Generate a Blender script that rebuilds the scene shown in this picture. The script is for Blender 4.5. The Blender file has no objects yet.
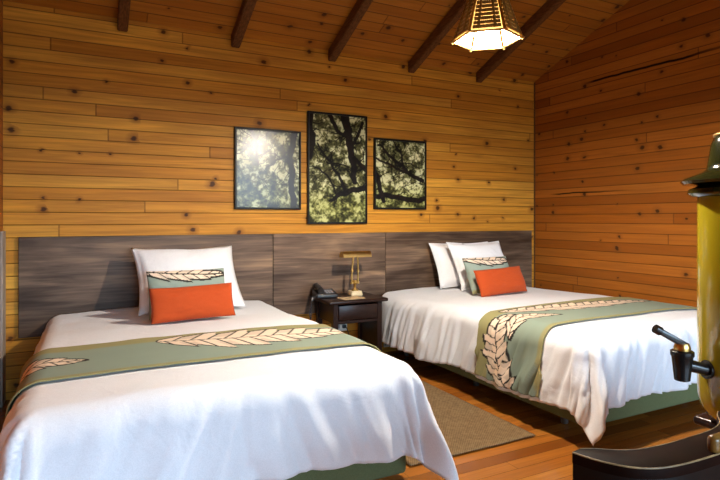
import bpy, bmesh, math, random
import numpy as np
from mathutils import Vector, Matrix, noise as mnoise
random.seed(7)
S = bpy.context.scene
COL = S.collection
PI = math.pi
D = 4.445            # distance of the camera from the back wall (the wall lies in y = 0)
HC = 1.252           # eye height
XL, XR = -0.505, 4.404
YF = -8.35           # front wall (behind the camera)
ZW = 2.757           # height of the back wall
SL = 0.41            # slope of the ceiling
YRIDGE = YF/2

# ------------------------------------------------------------------ helpers
def link(o, parent=None):
    COL.objects.link(o)
    if parent: o.parent = parent
    return o

def mesh_obj(name, bm, mat=None, parent=None, smooth=True, angle=40):
    me = bpy.data.meshes.new(name)
    bmesh.ops.recalc_face_normals(bm, faces=bm.faces[:])
    bm.to_mesh(me); bm.free()
    if mat: me.materials.append(mat)
    if smooth:
        for p in me.polygons: p.use_smooth = True
        me.set_sharp_from_angle(angle=math.radians(angle))
    o = bpy.data.objects.new(name, me)
    return link(o, parent)

def tag(o, label, cat, group=None, kind=None):
    o['label'] = label; o['category'] = cat
    if group: o['group'] = group
    if kind: o['kind'] = kind
    return o

def empty(name, loc, rz=0.0):
    o = bpy.data.objects.new(name, None)
    o.location = loc; o.rotation_euler = (0, 0, rz); o.empty_display_size = 0.1
    return link(o)

def struct(o):
    o['kind'] = 'structure'; return o

def box(bm, x0, x1, y0, y1, z0, z1, bevel=0.0, seg=2, M=None):
    r = bmesh.ops.create_cube(bm, size=1.0)
    vs = r['verts']
    for v in vs:
        v.co = Vector(((x0+x1)/2+v.co.x*(x1-x0), (y0+y1)/2+v.co.y*(y1-y0), (z0+z1)/2+v.co.z*(z1-z0)))
    es = list({e for v in vs for e in v.link_edges})
    if bevel > 0:
        rr = bmesh.ops.bevel(bm, geom=es, offset=bevel, segments=seg, profile=0.5, affect='EDGES', clamp_overlap=True)
        vs = list({v for f in rr['faces'] for v in f.verts} | set(v for v in vs if v.is_valid))
    if M:
        for v in vs: v.co = M @ v.co
    return vs

def lathe(bm, prof, n=40, c=(0, 0, 0), caps=True):
    rings = []
    for r, z in prof:
        rings.append([bm.verts.new((c[0]+r*math.cos(2*PI*i/n), c[1]+r*math.sin(2*PI*i/n), c[2]+z)) for i in range(n)])
    for a, b in zip(rings, rings[1:]):
        for i in range(n):
            bm.faces.new((a[i], a[(i+1) % n], b[(i+1) % n], b[i]))
    if caps:
        bm.faces.new(rings[0][::-1]); bm.faces.new(rings[-1])
    return [v for r in rings for v in r]

def tube(bm, pts, rad, n=12, caps=True):
    pts = [Vector(p) for p in pts]
    if not hasattr(rad, '__len__'): rad = [rad]*len(pts)
    rings = []; up = None
    for i, p in enumerate(pts):
        t = (pts[min(i+1, len(pts)-1)]-pts[max(i-1, 0)]).normalized()
        if up is None:
            up = Vector((0, 0, 1)) if abs(t.z) < 0.9 else Vector((1, 0, 0))
        a = t.cross(up); a.normalize(); b = a.cross(t); b.normalize(); up = b
        rings.append([bm.verts.new(p+(a*math.cos(2*PI*k/n)+b*math.sin(2*PI*k/n))*rad[i]) for k in range(n)])
    for a, b in zip(rings, rings[1:]):
        for i in range(n):
            bm.faces.new((a[i], a[(i+1) % n], b[(i+1) % n], b[i]))
    if caps:
        bm.faces.new(rings[0][::-1]); bm.faces.new(rings[-1])

# ------------------------------------------------------------------ materials
class NT:
    def __init__(s, name):
        s.m = bpy.data.materials.new(name); s.m.use_nodes = True
        s.t = s.m.node_tree; s.b = s.t.nodes['Principled BSDF']
    def n(s, typ, **kw):
        nd = s.t.nodes.new(typ)
        for k, v in kw.items(): setattr(nd, k, v)
        return nd
    def l(s, a, b): s.t.links.new(a, b)
    def val(s, sock, v):
        if isinstance(v, (int, float, tuple, list)): sock.default_value = v
        else: s.l(v, sock)
    def math(s, op, a, b=0.0, c=0.0, clamp=False):
        nd = s.n('ShaderNodeMath', operation=op); nd.use_clamp = clamp
        s.val(nd.inputs[0], a); s.val(nd.inputs[1], b); s.val(nd.inputs[2], c)
        return nd.outputs[0]
    def vec(s, x, y, z=0.0):
        nd = s.n('ShaderNodeCombineXYZ')
        s.val(nd.inputs[0], x); s.val(nd.inputs[1], y); s.val(nd.inputs[2], z)
        return nd.outputs[0]
    def noise(s, v, scale=1, detail=4, rough=0.55, dist=0.0):
        nd = s.n('ShaderNodeTexNoise')
        nd.inputs['Scale'].default_value = scale; nd.inputs['Detail'].default_value = detail
        nd.inputs['Roughness'].default_value = rough; nd.inputs['Distortion'].default_value = dist
        if v is not None: s.l(v, nd.inputs['Vector'])
        return nd.outputs['Fac']
    def white(s, v):
        nd = s.n('ShaderNodeTexWhiteNoise', noise_dimensions='3D'); s.l(v, nd.inputs['Vector'])
        return nd.outputs['Value']
    def ramp(s, f, stops):
        nd = s.n('ShaderNodeValToRGB'); s.val(nd.inputs[0], f)
        cr = nd.color_ramp
        while len(cr.elements) < len(stops): cr.elements.new(0.5)
        for e, (p, c) in zip(cr.elements, stops):
            e.position = p; e.color = (*c, 1) if len(c) == 3 else c
        return nd.outputs[0]
    def maprange(s, f, a, b, c=0.0, d=1.0):
        nd = s.n('ShaderNodeMapRange'); s.val(nd.inputs[0], f)
        for i, v in enumerate((a, b, c, d)): nd.inputs[i+1].default_value = v
        return nd.outputs[0]
    def mix(s, f, a, b, blend='MIX'):
        nd = s.n('ShaderNodeMix', data_type='RGBA', blend_type=blend)
        s.val(nd.inputs[0], f)
        for sock, v in ((nd.inputs[6], a), (nd.inputs[7], b)):
            if isinstance(v, tuple): sock.default_value = (*v[:3], 1)
            else: s.l(v, sock)
        return nd.outputs[2]
    def bump(s, h, strength=0.3, dist=0.01):
        nd = s.n('ShaderNodeBump'); nd.inputs['Strength'].default_value = strength
        nd.inputs['Distance'].default_value = dist
        s.l(h, nd.inputs['Height']); s.l(nd.outputs[0], s.b.inputs['Normal'])
        return nd.outputs[0]
    def coords(s, kind='Object'):
        tc = s.n('ShaderNodeTexCoord'); sp = s.n('ShaderNodeSeparateXYZ')
        s.l(tc.outputs[kind], sp.inputs[0])
        return tc.outputs[kind], sp.outputs

def simple(name, col, rough=0.5, metal=0.0, spec=0.5, noise_amt=0.15, nscale=30, bump=0.05, coat=0.0, stretch=(1, 1, 1)):
    k = NT(name)
    v, _ = k.coords()
    mp = k.n('ShaderNodeMapping'); mp.inputs['Scale'].default_value = stretch
    k.l(v, mp.inputs[0])
    f = k.noise(mp.outputs[0], nscale, 4)
    dk = tuple(c*(1-noise_amt) for c in col); lt = tuple(min(1, c*(1+noise_amt)) for c in col)
    k.l(k.ramp(f, [(0.3, dk), (0.7, lt)]), k.b.inputs['Base Color'])
    k.b.inputs['Roughness'].default_value = rough; k.b.inputs['Metallic'].default_value = metal
    k.b.inputs['Specular IOR Level'].default_value = spec
    if coat: k.b.inputs['Coat Weight'].default_value = coat; k.b.inputs['Coat Roughness'].default_value = 0.08
    if bump: k.bump(f, bump, 0.003)
    return k.m

def planks(name, along, across, pitch, cols, rough=0.42, length=4.6, gap=0.09, knots=True, cracks=None, offs=0.0, spec=0.12, grain=0.6):
    k = NT(name)
    v, sep = k.coords()
    L, R = sep[along], sep[across]
    rowf = k.math('ADD', k.math('DIVIDE', R, pitch), 40.0+offs)
    row = k.math('FLOOR', rowf); fr = k.math('FRACT', rowf)
    ro = k.white(k.vec(row, 3.3, 1.7))
    al = k.math('ADD', k.math('DIVIDE', L, length), k.math('MULTIPLY', ro, 7.0))
    seg = k.math('FLOOR', al); fa = k.math('FRACT', al)
    rnd = k.white(k.vec(row, seg, 9.1))
    base = k.ramp(rnd, cols)
    gv = k.vec(k.math('ADD', k.math('MULTIPLY', L, 1.6), k.math('MULTIPLY', rnd, 40)), k.math('MULTIPLY', R, 34.0), k.math('MULTIPLY', row, 3.7))
    g = k.noise(gv, 1.0, 5, 0.6, 0.6)
    gcol = k.mix(k.maprange(g, 0.35, 0.75, 0.0, grain), base, (0.16, 0.055, 0.012), 'MIX')
    big = k.noise(k.vec(k.math('MULTIPLY', L, 0.9), k.math('MULTIPLY', R, 3.0), rnd), 1.3, 2)
    gcol = k.mix(k.maprange(big, 0.35, 0.65, 0.0, 0.35), gcol, (0.30, 0.11, 0.02), 'MIX')
    if knots:
        vo = k.n('ShaderNodeTexVoronoi', voronoi_dimensions='2D', feature='F1'); vo.inputs['Scale'].default_value = 5.0
        wob = k.math('MULTIPLY', g, 0.055)
        k.l(k.vec(k.math('ADD', L, wob), k.math('ADD', k.math('MULTIPLY', R, 1.15), wob)), vo.inputs['Vector'])
        sc = k.n('ShaderNodeSeparateXYZ'); k.l(vo.outputs['Color'], sc.inputs[0])
        keep = k.math('GREATER_THAN', sc.outputs[0], 0.66)
        rad = k.math('MULTIPLY_ADD', sc.outputs[1], 0.075, 0.035)
        kd = k.math('DIVIDE', vo.outputs['Distance'], rad)
        core = k.math('MULTIPLY', k.maprange(kd, 0.7, 1.25, 1.0, 0.0), keep)
        halo = k.math('MULTIPLY', k.maprange(kd, 0.8, 3.4, 0.7, 0.0), keep)
        gcol = k.mix(halo, gcol, (0.22, 0.075, 0.014))
        gcol = k.mix(k.math('MULTIPLY', core, 0.85), gcol, (0.035, 0.013, 0.006))
    e1 = k.maprange(fr, 0.0, gap, 1.0, 0.0)
    e2 = k.maprange(fr, 1.0-gap*0.35, 1.0, 0.0, 0.7)
    e3 = k.math('LESS_THAN', fa, 0.0022)
    edge = k.math('MAXIMUM', k.math('MAXIMUM', e1, e2), k.math('MULTIPLY', e3, 0.5))
    col = k.mix(k.math('MULTIPLY', edge, 0.95), gcol, (0.03, 0.011, 0.004))
    hgt = k.math('SUBTRACT', k.math('MULTIPLY', g, 0.12), edge)
    if cracks:
        for (rc, lo, hi, w) in cracks:
            wv = k.math('MULTIPLY', k.math('SUBTRACT', k.noise(k.vec(k.math('MULTIPLY', L, 2.2), 0.3, rc), 1.0, 3), 0.5), 0.05)
            d = k.math('ABSOLUTE', k.math('SUBTRACT', k.math('ADD', R, wv), rc))
            taper = k.math('MULTIPLY', k.maprange(L, lo, lo+0.5, 0.0, 1.0), k.maprange(L, hi-0.12, hi, 1.0, 0.0))
            m = k.math('MULTIPLY', k.maprange(d, w*0.5, w, 1.0, 0.0), taper)
            col = k.mix(m, col, (0.008, 0.004, 0.002))
            hgt = k.math('SUBTRACT', hgt, m)
    k.l(col, k.b.inputs['Base Color'])
    k.b.inputs['Roughness'].default_value = rough
    k.b.inputs['Specular IOR Level'].default_value = spec
    k.bump(hgt, 0.55, 0.004)
    return k.m

PINE = [(0.0, (0.58, 0.235, 0.024)), (0.35, (0.68, 0.295, 0.032)), (0.7, (0.76, 0.355, 0.043)), (1.0, (0.80, 0.405, 0.058))]
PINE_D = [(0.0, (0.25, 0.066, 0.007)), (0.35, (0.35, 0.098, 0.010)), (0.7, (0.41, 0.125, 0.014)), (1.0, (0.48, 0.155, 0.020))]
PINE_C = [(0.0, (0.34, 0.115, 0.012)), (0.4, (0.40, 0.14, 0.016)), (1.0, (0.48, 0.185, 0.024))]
FLOORC = [(0.0, (0.20, 0.055, 0.008)), (0.4, (0.30, 0.088, 0.011)), (0.7, (0.40, 0.13, 0.017)), (1.0, (0.48, 0.18, 0.026))]
m_wall = planks('pine boards', 0, 2, 0.089, PINE, offs=0.42)
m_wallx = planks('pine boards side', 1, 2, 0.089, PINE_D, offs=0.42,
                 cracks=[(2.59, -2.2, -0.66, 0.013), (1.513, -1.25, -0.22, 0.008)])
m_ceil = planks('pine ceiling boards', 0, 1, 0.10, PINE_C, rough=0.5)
m_floor = planks('polished floor boards', 0, 1, 0.085, FLOORC, rough=0.22, knots=False, gap=0.03, length=1.8, spec=0.5, grain=0.6)
m_rafter = simple('dark rafter wood', (0.12, 0.048, 0.016), 0.6, spec=0.15, noise_amt=0.4, nscale=14, bump=0.4, stretch=(6, 1, 6))
m_greywood = simple('weathered grey board', (0.34, 0.28, 0.23), 0.6, noise_amt=0.35, nscale=6, bump=0.2, stretch=(8, 8, 1))
m_dark = simple('espresso lacquered wood', (0.017, 0.007, 0.005), 0.3, spec=0.3, noise_amt=0.4, nscale=8, bump=0.05, stretch=(2, 12, 12))
m_chair = simple('worn black brown lacquer', (0.010, 0.0032, 0.0018), 0.55, spec=0.04, noise_amt=0.4, nscale=12, bump=0.04)
m_edgeglint = simple('painted golden edge highlight', (0.24, 0.16, 0.07), 0.45, noise_amt=0.5, nscale=25, bump=0.0)  # highlight colour for the rail edges, painted instead of reflected
m_black = simple('near black lacquer', (0.005, 0.004, 0.004), 0.4, spec=0.2, noise_amt=0.2, nscale=10, bump=0.0)
m_brass = simple('aged brass', (0.62, 0.40, 0.13), 0.28, metal=1.0, noise_amt=0.12, nscale=25, bump=0.02)
m_ivory = simple('cream painted metal', (0.62, 0.50, 0.30), 0.4, noise_amt=0.08, bump=0.0)
m_plastic_black = simple('black telephone plastic', (0.012, 0.012, 0.014), 0.35, noise_amt=0.2, bump=0.02)
m_grey_plastic = simple('grey key plastic', (0.25, 0.25, 0.27), 0.45, noise_amt=0.1, bump=0.0)
m_white_plastic = simple('white socket plastic', (0.75, 0.75, 0.66), 0.4, noise_amt=0.05, bump=0.0)
m_paper = simple('tan card', (0.50, 0.36, 0.20), 0.8, noise_amt=0.08, bump=0.0)
m_basegreen = simple('olive green bed base fabric', (0.115, 0.135, 0.062), 0.9, noise_amt=0.12, nscale=180, bump=0.25, spec=0.2)
m_leg = simple('grey metal leg', (0.10, 0.09, 0.08), 0.4, metal=0.6, noise_amt=0.1, bump=0.0)
m_mattress = simple('mattress ticking', (0.62, 0.60, 0.56), 0.9, noise_amt=0.05, nscale=60, bump=0.1)
m_amber = simple('amber varnished wood', (0.17, 0.085, 0.018), 0.3, noise_amt=0.25, nscale=14, bump=0.02, stretch=(2, 8, 8))
m_urn = simple('mustard olive enamel', (0.34, 0.27, 0.010), 0.14, noise_amt=0.06, nscale=5, bump=0.0, coat=0.6)
m_urnlid = simple('dark green enamel', (0.016, 0.021, 0.005), 0.12, spec=0.35, noise_amt=0.15, nscale=8, bump=0.0, coat=0.15)
m_tap = simple('black tap plastic', (0.010, 0.009, 0.009), 0.25, noise_amt=0.2, bump=0.0)
m_innerrib = simple('near black inner rib', (0.0035, 0.0016, 0.0004), 0.9, spec=0.0, bump=0.0)  # base colour set near black so the ribs stay visible beside the bulb
m_slat = simple('bamboo lamp slat', (0.20, 0.10, 0.018), 0.5, noise_amt=0.3, nscale=20, bump=0.1, stretch=(8, 8, 1))

def fabric(name, col, wr=0.5, scale=6.0, rough=0.85, weave=0.12, sheen=0.15, crease=0.22):
    k = NT(name)
    v, _ = k.coords()
    k.b.inputs['Base Color'].default_value = (*col, 1)
    w0 = k.noise(v, scale, 3, 0.5, 1.2)
    rdg = k.math('SUBTRACT', 1.0, k.math('MULTIPLY', k.math('ABSOLUTE', k.math('SUBTRACT', k.noise(v, scale*1.3, 2, 0.5, 0.8), 0.5)), 5.0), clamp=True)
    msk = k.maprange(k.noise(v, 1.7, 2), 0.45, 0.65, 0.15, 1.0)
    w = k.math('ADD', w0, k.math('MULTIPLY', k.math('MULTIPLY', k.math('POWER', rdg, 2.0), msk), crease))
    f = k.noise(v, 420, 2)
    h = k.math('ADD', k.math('MULTIPLY', w, wr), k.math('MULTIPLY', f, weave*0.1))
    cn = k.noise(v, 250, 2)
    k.l(k.ramp(cn, [(0.35, tuple(c*0.94 for c in col)), (0.65, tuple(min(1, c*1.03) for c in col))]), k.b.inputs['Base Color'])
    k.b.inputs['Roughness'].default_value = rough
    k.b.inputs['Specular IOR Level'].default_value = 0.25
    k.b.inputs['Sheen Weight'].default_value = sheen
    k.bump(h, 0.6, 0.022)
    return k.m

m_white = fabric('white cotton', (0.82, 0.82, 0.84), 0.55, 7.0)
m_duvet = fabric('white duvet cotton', (0.79, 0.81, 0.85), 0.45, 5.0, rough=0.7)
m_orange = fabric('burnt orange fabric', (0.43, 0.060, 0.009), 0.2, 9.0, weave=0.3, sheen=0.05, crease=0.03)

def rugmat():
    k = NT('woven jute rug')
    v, sep = k.coords()
    a = k.math('SINE', k.math('MULTIPLY', sep[0], 520.0)); b = k.math('SINE', k.math('MULTIPLY', sep[1], 330.0))
    w = k.math('MULTIPLY', a, b)
    n = k.noise(v, 40, 3); n2 = k.noise(v, 300, 2)
    f = k.math('ADD', k.math('MULTIPLY', w, 0.2), k.math('ADD', k.math('MULTIPLY', n, 0.45), k.math('MULTIPLY', n2, 0.4)))
    k.l(k.ramp(f, [(0.2, (0.10, 0.06, 0.03)), (0.45, (0.19, 0.125, 0.062)), (0.8, (0.31, 0.215, 0.12))]), k.b.inputs['Base Color'])
    k.b.inputs['Roughness'].default_value = 0.95; k.b.inputs['Specular IOR Level'].default_value = 0.1
    k.bump(f, 0.6, 0.005)
    return k.m
m_rug = rugmat()

def headmat():
    k = NT('grey brown veneer')
    v, sep = k.coords()
    oi = k.n('ShaderNodeObjectInfo')
    r = k.math('MULTIPLY', oi.outputs['Random'], 30.0)
    g = k.noise(k.vec(k.math('ADD', k.math('MULTIPLY', sep[0], 1.4), r), r, k.math('MULTIPLY', sep[2], 26.0)), 1.0, 6, 0.62, 0.8)
    b = k.noise(k.vec(k.math('ADD', k.math('MULTIPLY', sep[0], 1.1), r), r, k.math('MULTIPLY', sep[2], 5.0)), 1.0, 3, 0.5, 0.6)
    f = k.math('ADD', k.math('MULTIPLY', g, 0.45), k.math('MULTIPLY', b, 0.55))
    k.l(k.ramp(f, [(0.33, (0.030, 0.015, 0.008)), (0.45, (0.075, 0.045, 0.028)), (0.55, (0.145, 0.092, 0.060)), (0.68, (0.30, 0.185, 0.105))]), k.b.inputs['Base Color'])
    k.b.inputs['Roughness'].default_value = 0.42
    k.b.inputs['Specular IOR Level'].default_value = 0.22
    k.bump(g, 0.12, 0.003)
    return k.m
m_head = headmat()

def attr_mat(name, rough=0.85, spec=0.25, coat=0.0, crough=0.1, weave=0.3, wr=0.3):
    k = NT(name)
    a = k.n('ShaderNodeVertexColor'); a.layer_name = 'pattern'
    k.l(a.outputs['Color'], k.b.inputs['Base Color'])
    k.b.inputs['Roughness'].default_value = rough; k.b.inputs['Specular IOR Level'].default_value = spec
    if coat:
        k.b.inputs['Coat Weight'].default_value = coat; k.b.inputs['Coat Roughness'].default_value = crough
    if weave:
        v, _ = k.coords()
        h = k.math('ADD', k.math('MULTIPLY', k.noise(v, 6, 3), wr), k.math('MULTIPLY', k.noise(v, 400, 2), 0.05))
        k.bump(h, 0.5, 0.012)
    return k.m
m_leaf = attr_mat('sage leaf print fabric')
m_print = attr_mat('glazed photograph print', rough=0.5, spec=0.1, coat=0.4, crough=0.10, weave=0)
m_print_matte = attr_mat('satin glazed photograph print', rough=0.5, spec=0.1, coat=1.0, crough=0.235, weave=0)

def set_pattern(me, cols):
    a = me.color_attributes.new('pattern', 'FLOAT_COLOR', 'POINT')
    arr = np.ones((len(me.vertices), 4), dtype=np.float32); arr[:, :3] = cols
    a.data.foreach_set('color', arr.ravel())

def grid_obj(name, P, mat, parent=None, cols=None, closed=False):
    """P: (n, m, 3) array of points"""
    n, m, _ = P.shape
    me = bpy.data.meshes.new(name)
    idx = np.arange(n*m).reshape(n, m)
    f = np.stack([idx[:-1, :-1], idx[1:, :-1], idx[1:, 1:], idx[:-1, 1:]], -1).reshape(-1, 4)
    me.from_pydata(P.reshape(-1, 3).tolist(), [], f.tolist())
    me.materials.append(mat)
    for p in me.polygons: p.use_smooth = True
    if cols is not None: set_pattern(me, cols.reshape(-1, 3))
    me.update()
    o = bpy.data.objects.new(name, me)
    return link(o, parent)

# ------------------------------------------------------------------ the room
def prism(bm, poly, axis, a, b):
    """poly: list of 2D points; extruded along axis 'x' (poly=(y,z)) or 'y' (poly=(x,z))"""
    def P(p, t): return (t, p[0], p[1]) if axis == 'x' else (p[0], t, p[1])
    A = [bm.verts.new(P(p, a)) for p in poly]; B = [bm.verts.new(P(p, b)) for p in poly]
    n = len(poly)
    for i in range(n): bm.faces.new((A[i], A[(i+1) % n], B[(i+1) % n], B[i]))
    bm.faces.new(A[::-1]); bm.faces.new(B)

zr = ZW + SL*(-YRIDGE)
bm = bmesh.new(); box(bm, XL-0.15, XR+0.15, YF-0.15, 0.15, -0.12, 0.0); struct(mesh_obj('floor', bm, m_floor, smooth=False))
bm = bmesh.new(); box(bm, XL-0.12, XR+0.12, 0.0, 0.12, 0.0, ZW+0.02); struct(mesh_obj('wall_back', bm, m_wall, smooth=False))
gab = [(0.0, 0.0), (0.0, ZW), (YRIDGE, zr), (YF, ZW), (YF, 0.0)]
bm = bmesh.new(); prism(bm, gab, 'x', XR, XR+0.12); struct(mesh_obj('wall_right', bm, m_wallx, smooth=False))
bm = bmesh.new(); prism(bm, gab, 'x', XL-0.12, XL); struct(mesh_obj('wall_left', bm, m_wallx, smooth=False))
bm = bmesh.new()
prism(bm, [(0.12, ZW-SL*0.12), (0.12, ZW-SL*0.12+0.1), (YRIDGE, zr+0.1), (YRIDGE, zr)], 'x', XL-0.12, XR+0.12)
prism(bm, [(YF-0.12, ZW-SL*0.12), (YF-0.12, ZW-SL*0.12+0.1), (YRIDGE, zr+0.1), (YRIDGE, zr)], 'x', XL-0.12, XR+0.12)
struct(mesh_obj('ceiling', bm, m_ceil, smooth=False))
# front wall behind the camera with two openings (glazed doors) to the garden
WIN = [(-0.30, 1.15, 0.35, 2.55), (1.25, 2.70, 0.35, 2.55), (2.80, 4.25, 0.35, 2.55)]
bm = bmesh.new()
xs = [XL-0.12]+[x for w in WIN for x in w[:2]]+[XR+0.12]
for i in range(0, len(xs), 2): box(bm, xs[i], xs[i+1], YF-0.12, YF, 0.0, ZW)
for w in WIN:
    box(bm, w[0], w[1], YF-0.12, YF, 0.0, w[2]); box(bm, w[0], w[1], YF-0.12, YF, w[3], ZW)
struct(mesh_obj('wall_front', bm, m_wall, smooth=False))
for i, w in enumerate(WIN):
    bm = bmesh.new()
    t = 0.05
    box(bm, w[0], w[0]+t, YF-0.09, YF-0.03, w[2], w[3]); box(bm, w[1]-t, w[1], YF-0.09, YF-0.03, w[2], w[3])
    box(bm, w[0]+t, w[1]-t, YF-0.09, YF-0.03, w[2], w[2]+t); box(bm, w[0]+t, w[1]-t, YF-0.09, YF-0.03, w[3]-t, w[3])
    struct(mesh_obj('window_%d' % (i+1), bm, m_rafter, smooth=False))
# grey corner board on the left
bm = bmesh.new(); box(bm, XL, XL+0.016, -0.16, 0.0, 0.0, 1.17, 0.003, 1); struct(mesh_obj('trim_1', bm, m_greywood))
# corner batten on the right
bm = bmesh.new(); box(bm, XR-0.012, XR, -0.012, 0.0, 0.0, ZW-0.01); struct(mesh_obj('trim_2', bm, m_rafter, smooth=False))

# rafters: boards hanging under the sloping ceiling
def rafter(x, label):
    bm = bmesh.new()
    dz = 0.105
    w = 0.036
    y0, y1 = -0.01, YRIDGE+0.02
    def zc(y): return ZW+SL*(-y)
    prism(bm, [(y0, zc(y0)-0.002), (y0, zc(y0)-dz), (y1, zc(y1)-dz), (y1, zc(y1)-0.002)], 'x', x-w, x+w)
    es = [e for e in bm.edges]
    bmesh.ops.bevel(bm, geom=es, offset=0.006, segments=2, affect='EDGES')
    o = mesh_obj('rafter', bm, m_rafter)
    tag(o, label, 'rafter', 'dark rafters under the sloping ceiling')
for x, lab in ((0.25, 'dark ceiling rafter above the left bed, first from the left'),
               (1.10, 'dark ceiling rafter meeting the wall above the leftmost picture'),
               (1.965, 'dark ceiling rafter meeting the wall above the tall middle picture'),
               (2.80, 'dark ceiling rafter passing left of the pendant lamp'),
               (3.62, 'dark ceiling rafter passing behind and right of the pendant lamp')):
    rafter(x, lab)

# headboard panels on the wall
def panel(x0, x1, lab):
    bm = bmesh.new()
    w = (x1-x0)/2-0.002; z0, z1 = HC-0.186*D, HC-0.0283*D
    h = (z1-z0)/2
    box(bm, -w, w, -0.03, 0.0, -h, h, 0.003, 1)
    o = mesh_obj('headboard_panel', bm, m_head)
    o.location = ((x0+x1)/2, -0.001, (z0+z1)/2)
    tag(o, lab, 'headboard', 'headboard panels along the wall')
panel(-0.0933*D, 0.3184*D, 'wide grey-brown wood headboard panel behind the left bed')
panel(0.3184*D, 0.564*D, 'narrow middle wood headboard panel behind the brass lamp and bedside table')
panel(0.564*D, 0.9759*D, 'wide brown wood headboard panel behind the right bed')

# ------------------------------------------------------------------ forest photographs
def value_noise(h, w, cells_y, cells_x, rng):
    g = rng.random((cells_y+2, cells_x+2))
    yy = np.linspace(0, cells_y, h); xx = np.linspace(0, cells_x, w)
    yi = yy.astype(int); xi = xx.astype(int); fy = (yy-yi)[:, None]; fx = (xx-xi)[None, :]
    fy = fy*fy*(3-2*fy); fx = fx*fx*(3-2*fx)
    a = g[yi][:, xi]; b = g[yi][:, xi+1]; c = g[yi+1][:, xi]; d = g[yi+1][:, xi+1]
    return (a*(1-fx)+b*fx)*(1-fy)+(c*(1-fx)+d*fx)*fy

def picture(x, z, w, h, lab, seed, branches, kind):
    root = empty('framed_photograph', (x, -0.001, z))
    tag(root, lab, 'picture', 'framed forest photographs above the headboard')
    t, dp = 0.017, 0.028
    bm = bmesh.new()
    for b in ((-w/2, -w/2+t, -h/2, h/2), (w/2-t, w/2, -h/2, h/2), (-w/2+t, w/2-t, -h/2, -h/2+t), (-w/2+t, w/2-t, h/2-t, h/2)):
        box(bm, b[0], b[1], -dp, 0, b[2], b[3], 0.002, 1)
    mesh_obj('picture_frame', bm, m_black, root)
    iw, ih = w-2*t+0.004, h-2*t+0.004
    step = 0.0036
    nx, ny = int(iw/step), int(ih/step)
    rng = np.random.default_rng(seed)
    asp = ih/iw
    n = np.zeros((ny, nx)); amp = 1.0; tot = 0
    for o in range(5):
        c = int(7*2**o)
        if c > nx//2: break
        n += amp*value_noise(ny, nx, int(c*asp), c, rng); tot += amp; amp *= 0.85
    n /= tot
    n = np.clip((n-0.5)*3.4+0.5, 0, 1)
    big = value_noise(ny, nx, int(4*asp), 4, rng)
    X, Y = np.meshgrid(np.linspace(0, 1, nx), np.linspace(0, asp, ny))   # Y up
    Yn = Y/asp
    dark = np.array((0.008, 0.008, 0.004)); mid = np.array((0.13, 0.13, 0.045)); lite = np.array((0.75, 0.74, 0.44)); gr = np.array((0.26, 0.27, 0.065))
    f = np.clip(n*0.85+big*0.35-0.1, 0, 1)[..., None]
    col = np.where(f < 0.5, dark+(mid-dark)*(f/0.5), mid+(lite-mid)*((f-0.5)/0.5))
    low = np.clip((0.42-Yn)/0.25, 0, 1)[..., None]
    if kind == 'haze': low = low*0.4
    col = col*(1-low*0.65)+low*0.65*(gr*(0.12+1.5*n[..., None]**1.4))
    def seg(p, q, r0, r1, c=(0.007, 0.005, 0.004)):
        d = np.array(q)-np.array(p); L2 = (d**2).sum()
        tt = np.clip(((X-p[0])*d[0]+(Y-p[1])*d[1])/L2, 0, 1)
        dist = np.hypot(X-p[0]-tt*d[0], Y-p[1]-tt*d[1])
        rr = r0+(r1-r0)*tt
        m = np.clip((rr-dist)/0.008+0.5, 0, 1)[..., None]
        cc = np.array(c)*(0.6+1.0*n[..., None])
        # bark tone varies with the foliage noise
        return m, cc
    for (pts, r0, r1) in branches:
        pts = [np.array((px, py*asp)) for px, py in pts]
        for it in range(3):
            q = [pts[0]]
            for a, b in zip(pts, pts[1:]):
                q += [(a+b)/2+rng.normal(size=2)*np.hypot(*(b-a))*0.07, b]
            pts = q
        r0, r1 = r0*0.78, r1*0.78
        for t in range(3):
            p = pts[int(rng.integers(1, len(pts)))]; a = rng.random()*6.28
            for s2 in range(5):
                q = p+0.06*np.array((math.cos(a), math.sin(a))); a += rng.normal()*0.45
                m, cc = seg(tuple(p), tuple(q), 0.011-s2*0.0015, 0.0095-s2*0.0015)
                col = col*(1-m)+cc*m; p = q
        nseg = len(pts)-1
        for i in range(nseg):
            ra = r0+(r1-r0)*i/nseg; rb = r0+(r1-r0)*(i+1)/nseg
            m, cc = seg(pts[i], pts[i+1], ra, rb)
            col = col*(1-m)+cc*m
    # twigs
    for i in range(44):
        p = np.array((rng.random(), rng.random()*asp*0.75+asp*0.25)); a = rng.random()*6.28
        for s in range(4):
            q = p+0.07*np.array((math.cos(a), math.sin(a))); a += rng.normal()*0.5
            m, cc = seg(tuple(p), tuple(q), 0.007, 0.005)
            m = m*0.8
            col = col*(1-m)+cc*m; p = q
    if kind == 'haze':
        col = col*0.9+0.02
    gx = np.linspace(-iw/2, iw/2, nx); gz = np.linspace(-ih/2, ih/2, ny)
    P = np.zeros((ny, nx, 3)); P[..., 0] = gx[None, :]; P[..., 1] = -0.019; P[..., 2] = gz[:, None]
    o = grid_obj('photograph', P, m_print_matte if kind == 'haze' else m_print, root, cols=col)
    bm = bmesh.new(); box(bm, -iw/2, iw/2, -0.017, -0.001, -ih/2, ih/2)
    mesh_obj('backing_board', bm, m_black, root, smooth=False)

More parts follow.
